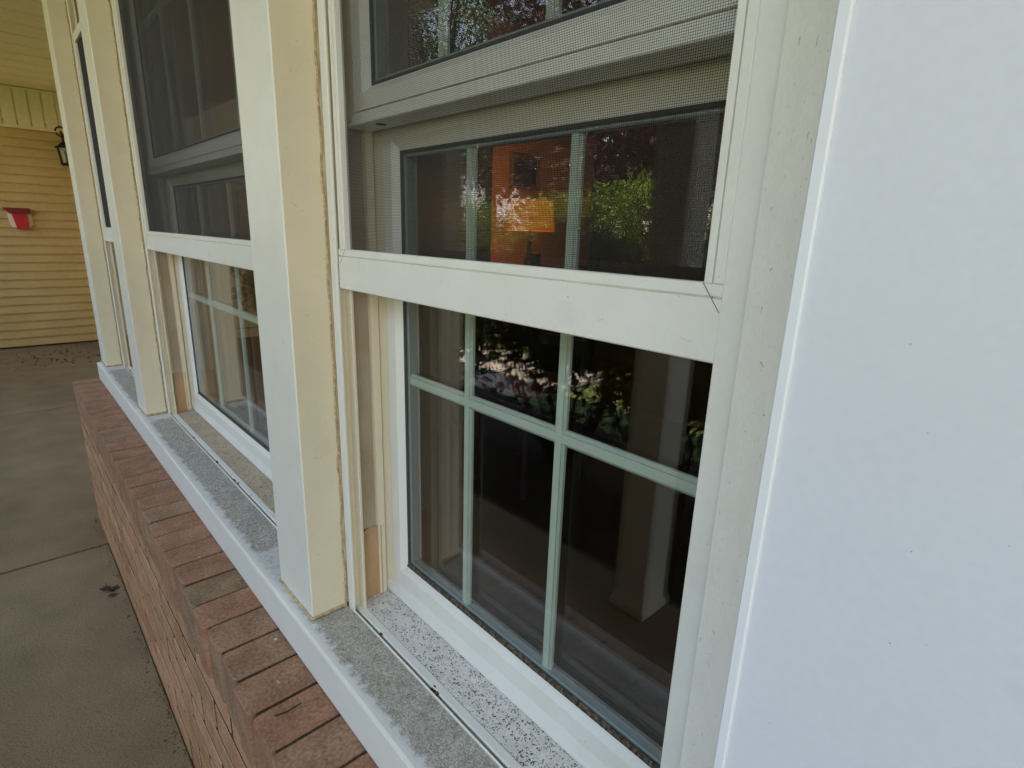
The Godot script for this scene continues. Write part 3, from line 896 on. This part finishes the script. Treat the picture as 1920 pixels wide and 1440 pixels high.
func make_room() -> void:
	var r := Node3D.new()
	put(r, "room")
	structure(r)
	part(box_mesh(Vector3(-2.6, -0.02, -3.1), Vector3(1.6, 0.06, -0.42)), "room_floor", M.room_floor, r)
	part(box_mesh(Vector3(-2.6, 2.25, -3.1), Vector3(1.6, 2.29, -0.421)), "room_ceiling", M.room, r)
	part(box_mesh(Vector3(-2.6, 0.06, -3.1), Vector3(-2.5, 2.25, -0.42)), "room_left_wall", M.lamp_glow_wall, r)
	part(box_mesh(Vector3(-2.499, 0.062, -2.99), Vector3(-2.484, 0.97, -2.1002), 0.002), "added_dark_panel", M.black_wood, r)  # made-up dark panel, added to keep lamplit orange out of the lower panes
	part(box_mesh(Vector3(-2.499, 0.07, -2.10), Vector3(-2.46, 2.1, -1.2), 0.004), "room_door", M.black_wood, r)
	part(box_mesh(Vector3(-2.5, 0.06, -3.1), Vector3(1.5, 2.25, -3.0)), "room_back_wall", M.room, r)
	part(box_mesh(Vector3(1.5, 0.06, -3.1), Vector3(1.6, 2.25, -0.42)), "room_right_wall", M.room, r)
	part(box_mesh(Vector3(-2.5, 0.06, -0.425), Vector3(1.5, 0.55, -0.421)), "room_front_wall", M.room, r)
	var st := thing("side_table", "small dark table carrying the glowing lamp inside the room", "table", Vector3(-2.10, 0.06, -2.05))
	part(box_mesh(Vector3(-0.2, 0.68, -0.2), Vector3(0.2, 0.71, 0.2), 0.004), "table_top", M.black_wood, st)
	for sx in [-1, 1]:
		for sz in [-1, 1]:
			part(box_mesh(Vector3(sx * 0.17 - 0.018, 0, sz * 0.17 - 0.018), Vector3(sx * 0.17 + 0.018, 0.68, sz * 0.17 + 0.018), 0.003), "leg", M.black_wood, st)
	var lp := thing("table_lamp", "lit table lamp with an orange shade seen through the nearest window", "lamp", Vector3(-2.10, 0.77, -2.05))
	var b := MB.new()
	b.lathe(P([0.0, 0.0, 0.07, 0.0, 0.07, 0.015, 0.02, 0.03, 0.012, 0.08, 0.03, 0.16, 0.035, 0.22, 0.014, 0.30, 0.008, 0.42, 0.0, 0.42]), Vector3.ZERO, 16)
	part(b.mesh(), "lamp_base", M.black_wood, lp)
	var sh := mat(Color(0.85, 0.42, 0.10), 0.8)
	sh.emission_enabled = true
	sh.emission = Color(1.0, 0.55, 0.07)
	sh.emission_energy_multiplier = 0.045
	var d := MB.new()
	d.lathe(P([0.128, 0.412, 0.108, 0.560]), Vector3.ZERO, 24)
	d.lathe(P([0.106, 0.560, 0.126, 0.412]), Vector3.ZERO, 24)
	part(d.mesh(), "lamp_shade", sh, lp)
	var li := OmniLight3D.new()
	li.light_color = Color(1.0, 0.78, 0.42)
	li.light_energy = 0.0105
	li.omni_range = 6.0
	li.omni_attenuation = 2.0
	li.light_size = 0.02
	li.shadow_enabled = true
	li.position = Vector3(0.0, 0.50, 0.0)
	put(li, "bulb_light", lp)
	# picture on the left wall
	var pf := thing("picture_frame", "small square framed picture on the lamplit inner wall", "picture", Vector3(-2.5, 1.51, -2.37))
	part(box_mesh(Vector3(0.0005, -0.075, -0.095), Vector3(0.012, 0.075, 0.095)), "picture", M.picture, pf)
	var fr := MB.new()
	fr.box(Vector3(0.0005, 0.0752, -0.115), Vector3(0.02, 0.095, 0.115), 0.003)
	fr.box(Vector3(0.0005, -0.095, -0.115), Vector3(0.02, -0.0752, 0.115), 0.003)
	fr.box(Vector3(0.0005, -0.075, -0.115), Vector3(0.02, 0.075, -0.0952), 0.003)
	fr.box(Vector3(0.0005, -0.075, 0.0952), Vector3(0.02, 0.075, 0.115), 0.003)
	part(fr.mesh(), "moulding", M.gilt, pf)
	# a dark chair in front of the lamp
	var ch := thing("dining_chair", "dark slat-backed chair standing before the lamp table in the room", "chair", Vector3(-1.72, 0.06, -1.72))
	for sx in [-1, 1]:
		part(box_mesh(Vector3(sx * 0.18 - 0.017, 0, -0.20), Vector3(sx * 0.18 + 0.017, 1.02, -0.166), 0.004), "back_post", M.black_wood, ch)
		part(box_mesh(Vector3(sx * 0.18 - 0.017, 0, 0.166), Vector3(sx * 0.18 + 0.017, 0.43, 0.20), 0.004), "leg", M.black_wood, ch)
	part(box_mesh(Vector3(-0.21, 0.43, -0.21), Vector3(0.21, 0.46, 0.21), 0.006), "seat", M.black_wood, ch)
	for k in 3:
		part(box_mesh(Vector3(-0.162, 0.60 + k * 0.16, -0.195), Vector3(0.162, 0.65 + k * 0.16, -0.18), 0.003), "back_slat", M.black_wood, ch)

# ------------------------------------------------------------------ garden (mirrored in the panes)

func leaf_mesh(length: float, wide: float) -> ArrayMesh:
	var b := MB.new()
	var t := Vector3(0, length, 0)
	var l := Vector3(-wide, length * 0.45, 0.25 * wide)
	var r := Vector3(wide, length * 0.45, 0.25 * wide)
	b.tri(Vector3.ZERO, l, t, Vector3.BACK)
	b.tri(Vector3.ZERO, t, r, Vector3.BACK)
	return b.mesh()

func foliage(parent: Node3D, called: String, leaf: Mesh, spots: PackedVector3Array, dirs: PackedVector3Array, cols: PackedColorArray) -> void:
	var mm := MultiMesh.new()
	mm.transform_format = MultiMesh.TRANSFORM_3D
	mm.use_colors = true
	mm.mesh = leaf
	mm.instance_count = spots.size()
	for i in spots.size():
		var up := dirs[i].normalized()
		var side := up.cross(Vector3(rng.randfn(), rng.randfn(), rng.randfn())).normalized()
		mm.set_instance_transform(i, Transform3D(Basis(side, up, side.cross(up)) * rng.randf_range(0.7, 1.25), spots[i]))
		mm.set_instance_color(i, cols[i])
	var o := MultiMeshInstance3D.new()
	o.multimesh = mm
	o.material_override = M.leaf
	put(o, called, parent)
	o.set_meta("kind", "stuff")

func shrub(at: Vector3, size: Vector3, sd: int, label: String, fresh: Color, dark: Color, group: String, low := 0.36, called := "garden_shrub") -> void:
	rng.seed = sd
	var t := thing(called, label, "shrub", at, group)
	var b := MB.new()
	var spots := PackedVector3Array()
	var dirs := PackedVector3Array()
	var cols := PackedColorArray()
	for k in 16:
		var a := rng.randf() * TAU
		var pts := PackedVector3Array([Vector3(cos(a) * 0.06, 0, sin(a) * 0.06)])
		var tip := Vector3(cos(a) * size.x * rng.randf_range(0.25, 0.9), size.y * rng.randf_range(0.7, 1.0), sin(a) * size.z * rng.randf_range(0.25, 0.9))
		for j in range(1, 7):
			var q := j / 6.0
			pts.append(pts[0].lerp(tip, q) + Vector3(cos(a) * size.x, 0, sin(a) * size.z) * 0.25 * sin(q * PI) + Vector3(rng.randf_range(-1, 1), rng.randf_range(-0.5, 0.5), rng.randf_range(-1, 1)) * 0.045)
		b.tube(pts, 0.014, 0.003, 5)
		for j in 9:
			var base: Vector3 = pts[1 + rng.randi() % 5]
			var d := Vector3(rng.randf_range(-1, 1), rng.randf_range(-0.3, 0.9), rng.randf_range(-1, 1)).normalized() * rng.randf_range(0.12, 0.3)
			b.tube(PackedVector3Array([base, base + d * 0.5 + Vector3(rng.randfn(), rng.randfn(), rng.randfn()) * 0.015, base + d]), 0.004, 0.0015, 4)
	part(b.mesh(), "branches", M.bark, t)
	for c in 260:
		var p := Vector3(rng.randfn(0, 0.42), 0, rng.randfn(0, 0.42))
		var hgt := low + (1.0 - low) * pow(rng.randf(), 0.7)
		var centre := Vector3(p.x * size.x, size.y * hgt * (1.0 - 0.16 * p.length_squared()), p.z * size.z)
		for j in 32:
			var o := Vector3(rng.randfn(), rng.randfn() * 1.3, rng.randfn()) * 0.042
			spots.append(centre + o)
			dirs.append(Vector3(o.x, absf(o.y) + 0.03, o.z))
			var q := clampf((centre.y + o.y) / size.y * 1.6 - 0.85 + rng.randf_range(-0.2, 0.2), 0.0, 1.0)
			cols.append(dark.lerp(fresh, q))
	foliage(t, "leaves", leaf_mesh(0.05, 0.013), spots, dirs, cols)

func tree(at: Vector3, high: float, wide: float, sd: int, label: String, col_a: Color, col_b: Color, group: String) -> void:
	rng.seed = sd
	var t := thing("garden_tree", label, "tree", at, group)
	var b := MB.new()
	var top := Vector3(rng.randf_range(-0.3, 0.3), high * 0.55, rng.randf_range(-0.3, 0.3))
	b.tube(PackedVector3Array([Vector3.ZERO, top * 0.35 + Vector3(0.06, 0, 0.03), top * 0.7, top]), high * 0.028, high * 0.012, 8)
	var spots := PackedVector3Array()
	var dirs := PackedVector3Array()
	var cols := PackedColorArray()
	for k in 34:
		var a := rng.randf() * TAU
		var s := top * rng.randf_range(0.4, 1.0)
		var e := Vector3(cos(a) * wide * rng.randf_range(0.2, 1.0), high * rng.randf_range(0.32, 1.0), sin(a) * wide * rng.randf_range(0.2, 1.0))
		var f := 1.0 - 0.45 * maxf(0.0, e.y / high - 0.6) / 0.4
		e.x *= f
		e.z *= f
		b.tube(PackedVector3Array([s, s.lerp(e, 0.5) + Vector3(0, high * 0.04, 0), e]), high * 0.008, high * 0.0015, 5)
		for c in 6:
			var centre := s.lerp(e, rng.randf_range(0.55, 1.1)) + Vector3(rng.randfn(), rng.randfn() * 0.6, rng.randfn()) * wide * 0.13
			var tone := rng.randf()
			for j in 46:
				var o := Vector3(rng.randfn(), rng.randfn() * 0.8, rng.randfn()) * wide * 0.085
				spots.append(centre + o)
				dirs.append(Vector3(rng.randfn(), rng.randfn() - 0.4, rng.randfn()))
				cols.append(col_a.lerp(col_b, clampf(tone + rng.randf_range(-0.25, 0.25), 0, 1)))
	part(b.mesh(), "trunk", M.bark, t)
	foliage(t, "crown", leaf_mesh(0.16, 0.045), spots, dirs, cols)

func make_garden() -> void:
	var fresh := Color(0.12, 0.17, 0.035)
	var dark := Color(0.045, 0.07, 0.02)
	var words := ["shrub right opposite the nearest window", "shrub just left of the mirrored porch column", "shrub second beyond the mirrored porch column", "shrub opposite the wide window", "shrub opposite the farthest window", "shrub before the end of the brick wall", "shrub nearest to the yellow wall"]
	for k in 9:
		var x := 1.6 - k * 0.92
		var label: String = "dark leggy shrub with sunlit yellow-green top, number %d from the right of the bed" % (k + 1)
		if k >= 1 and k <= 7:
			label = "dark leggy garden " + words[k - 1] + ""
		elif k == 0:
			label = "dark leggy garden shrub at the right end of the bed"
		else:
			label = "dark leggy garden shrub at the left end of the bed"
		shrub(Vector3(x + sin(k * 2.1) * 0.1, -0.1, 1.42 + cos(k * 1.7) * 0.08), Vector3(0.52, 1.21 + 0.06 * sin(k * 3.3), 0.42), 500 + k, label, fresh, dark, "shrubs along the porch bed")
	for k in 14:
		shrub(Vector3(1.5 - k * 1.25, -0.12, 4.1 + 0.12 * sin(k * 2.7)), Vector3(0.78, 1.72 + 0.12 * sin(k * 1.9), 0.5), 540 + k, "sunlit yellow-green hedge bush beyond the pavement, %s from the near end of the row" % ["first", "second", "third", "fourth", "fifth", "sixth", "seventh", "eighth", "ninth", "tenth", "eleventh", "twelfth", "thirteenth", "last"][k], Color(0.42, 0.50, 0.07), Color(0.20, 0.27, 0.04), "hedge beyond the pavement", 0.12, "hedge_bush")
	var g := Color(0.10, 0.16, 0.035)
	var g2 := Color(0.17, 0.24, 0.05)
	var r := Color(0.075, 0.018, 0.018)
	var r2 := Color(0.13, 0.04, 0.022)
	tree(Vector3(-9.0, -0.13, 8.5), 6.5, 2.4, 601, "purple-leaved tree across the driveway, left one", r, r2, "garden trees")
	tree(Vector3(-5.0, -0.13, 7.5), 5.6, 2.1, 602, "purple-leaved tree across the driveway, right one", r, r2, "garden trees")
	tree(Vector3(-15.0, -0.13, 10.0), 9.0, 3.6, 603, "tall green tree at the far left of the lawn", g, g2, "garden trees")
	tree(Vector3(-12.0, -0.13, 16.0), 10.0, 4.2, 604, "broad green tree behind the purple trees", g, g2, "garden trees")
	tree(Vector3(-21.0, -0.13, 17.0), 11.0, 4.6, 605, "tallest green tree at the back of the lawn", g, g2, "garden trees")
	tree(Vector3(-3.0, -0.13, 15.0), 8.0, 3.4, 606, "green tree standing straight across the lawn", g, g2, "garden trees")
	tree(Vector3(5.0, -0.13, 13.0), 8.0, 3.4, 607, "green tree to the right beyond the driveway", g, g2, "garden trees")

# ------------------------------------------------------------------ small things

func make_small_things() -> void:
	# red and white box on the yellow wall
	var w := thing("wall_box", "small red box with white sides and a flat flared top on the yellow siding", "wall box", Vector3(-6.727, EYE - 0.10, -0.235))
	var b := MB.new()
	b.sweep(P([-0.050, 0.0, 0.030, -0.004, 0.052, 0.13, -0.052, 0.13]), 0, 0.02, 0.075)
	part(b.mesh(), "front", M.red, w)
	var c := MB.new()
	c.sweep(P([-0.085, 0.045, -0.060, 0.012, 0.058, 0.012, 0.075, 0.04, 0.080, 0.128, -0.082, 0.128]), 0, 0.0, 0.019)
	part(c.mesh(), "white_side", M.ivory, w)
	var d := MB.new()
	d.sweep(P([-0.070, 0.131, 0.062, 0.131, 0.105, 0.172, 0.105, 0.178, -0.075, 0.178, -0.078, 0.15]), 0, -0.002, 0.095)
	part(d.mesh(), "top", M.dark_red, w)
	# lantern half hidden behind the farthest post
	var l := thing("wall_lantern", "black iron wall lantern half hidden behind the farthest post", "lantern", Vector3(-6.65, EYE + 0.46, -0.632))
	var s := MB.new()
	var pts := PackedVector3Array()
	for k in 19:
		var a := k / 18.0 * TAU * 0.95
		pts.append(Vector3(0, 0.285 + sin(a) * 0.038, 0.01 + cos(a) * 0.038))
	s.tube(pts, 0.007, 0.007, 6)
	s.tube(PackedVector3Array([Vector3(0, 0.245, 0.01), Vector3(0, 0.19, 0.0)]), 0.008, 0.008, 6)
	s.tube(PackedVector3Array([Vector3(0, 0.285, 0.01), Vector3(-0.04, 0.26, 0.0), Vector3(-0.07, 0.20, 0.0)]), 0.008, 0.008, 6)
	part(s.mesh(), "bracket", M.iron, l)
	var r := MB.new()
	r.lathe(P([0.0, 0.205, 0.02, 0.20, 0.045, 0.175, 0.082, 0.155, 0.085, 0.148, 0.0, 0.148]), Vector3.ZERO, 6)
	part(r.mesh(), "cap", M.iron, l)
	var cg := MB.new()
	for k in 6:
		var a := TAU * k / 6
		cg.tube(PackedVector3Array([Vector3(cos(a) * 0.058, 0.15, sin(a) * 0.058), Vector3(cos(a) * 0.044, 0.02, sin(a) * 0.044)]), 0.007, 0.007, 4)
	cg.lathe(P([0.0, 0.0, 0.04, 0.0, 0.056, 0.012, 0.05, 0.022, 0.0, 0.022]), Vector3.ZERO, 6)
	part(cg.mesh(), "cage", M.iron, l)
	var gl := MB.new()
	gl.lathe(P([0.042, 0.023, 0.055, 0.147]), Vector3.ZERO, 6)
	part(gl.mesh(), "pane", M.lantern_glass, l)
	# dry leaf by the wall
	var leaf := thing("dry_leaf", "curled brown dry leaf on the concrete at the foot of the brick wall", "leaf", Vector3(-2.0, 0.003, -0.12))
	rng.seed = 31
	var lm := MB.new()
	for k in 7:
		var a := rng.randf() * TAU
		var o := Vector3(rng.randf_range(-0.03, 0.03), 0, rng.randf_range(-0.015, 0.015))
		var e := Vector3(cos(a), rng.randf_range(0.1, 0.5), sin(a)) * rng.randf_range(0.02, 0.035)
		var side := Vector3(-sin(a), 0.2, cos(a)) * 0.009
		lm.quad(o, o + e * 0.5 + side, o + e, o + e * 0.5 - side, Vector3.UP)
	part(lm.mesh(), "blade", M.dry_leaf, leaf)
	lm = MB.new()
	lm.tube(PackedVector3Array([Vector3(0, 0.002, 0), Vector3(-0.03, 0.004, 0.012), Vector3(-0.06, 0.002, 0.010)]), 0.0012, 0.0008, 5)
	part(lm.mesh(), "stalk", M.dry_leaf, leaf)
	# a twig lying across a cap joint
	var tw := MB.new()
	tw.tube(PackedVector3Array([Vector3(-0.597, 0.5755, -0.171), Vector3(-0.592, 0.5765, -0.185), Vector3(-0.5935, 0.5765, -0.196), Vector3(-0.5945, 0.5758, -0.204)]), 0.0012, 0.0008, 5)
	tag(part(tw.mesh(), "twig", M.debris), "thin black twig lying on the brick cap beside a mortar joint", "twig")
	# crumbs of soil and dead leaves along the foot of the wall and by the far wall
	rng.seed = 33
	var cr := MB.new()
	for k in 420:
		var p := Vector3(rng.randf_range(-2.6, -0.9), 0.001, -0.150 + absf(rng.randfn(0, 0.012)))
		if k > 260:
			p = Vector3(rng.randfn(-6.1, 0.25), 0.001, rng.randfn(-0.35, 0.28))
		var q := rng.randf_range(0.0015, 0.004) * (1.0 if k <= 260 else 4.0)
		var a := rng.randf() * TAU
		var u := Vector3(cos(a), 0, sin(a)) * q
		var v := Vector3(-sin(a), 0, cos(a)) * q * 0.5
		var up := Vector3(0, q * 0.5, 0)
		cr.quad(p - u, p + v + up, p + u, p - v + up * 0.5, Vector3.UP)
	var crumbs := tag(part(cr.mesh(), "leaf_litter", M.dry_leaf), "scattered dark crumbs and leaf litter on the porch concrete", "debris")
	crumbs.set_meta("kind", "stuff")
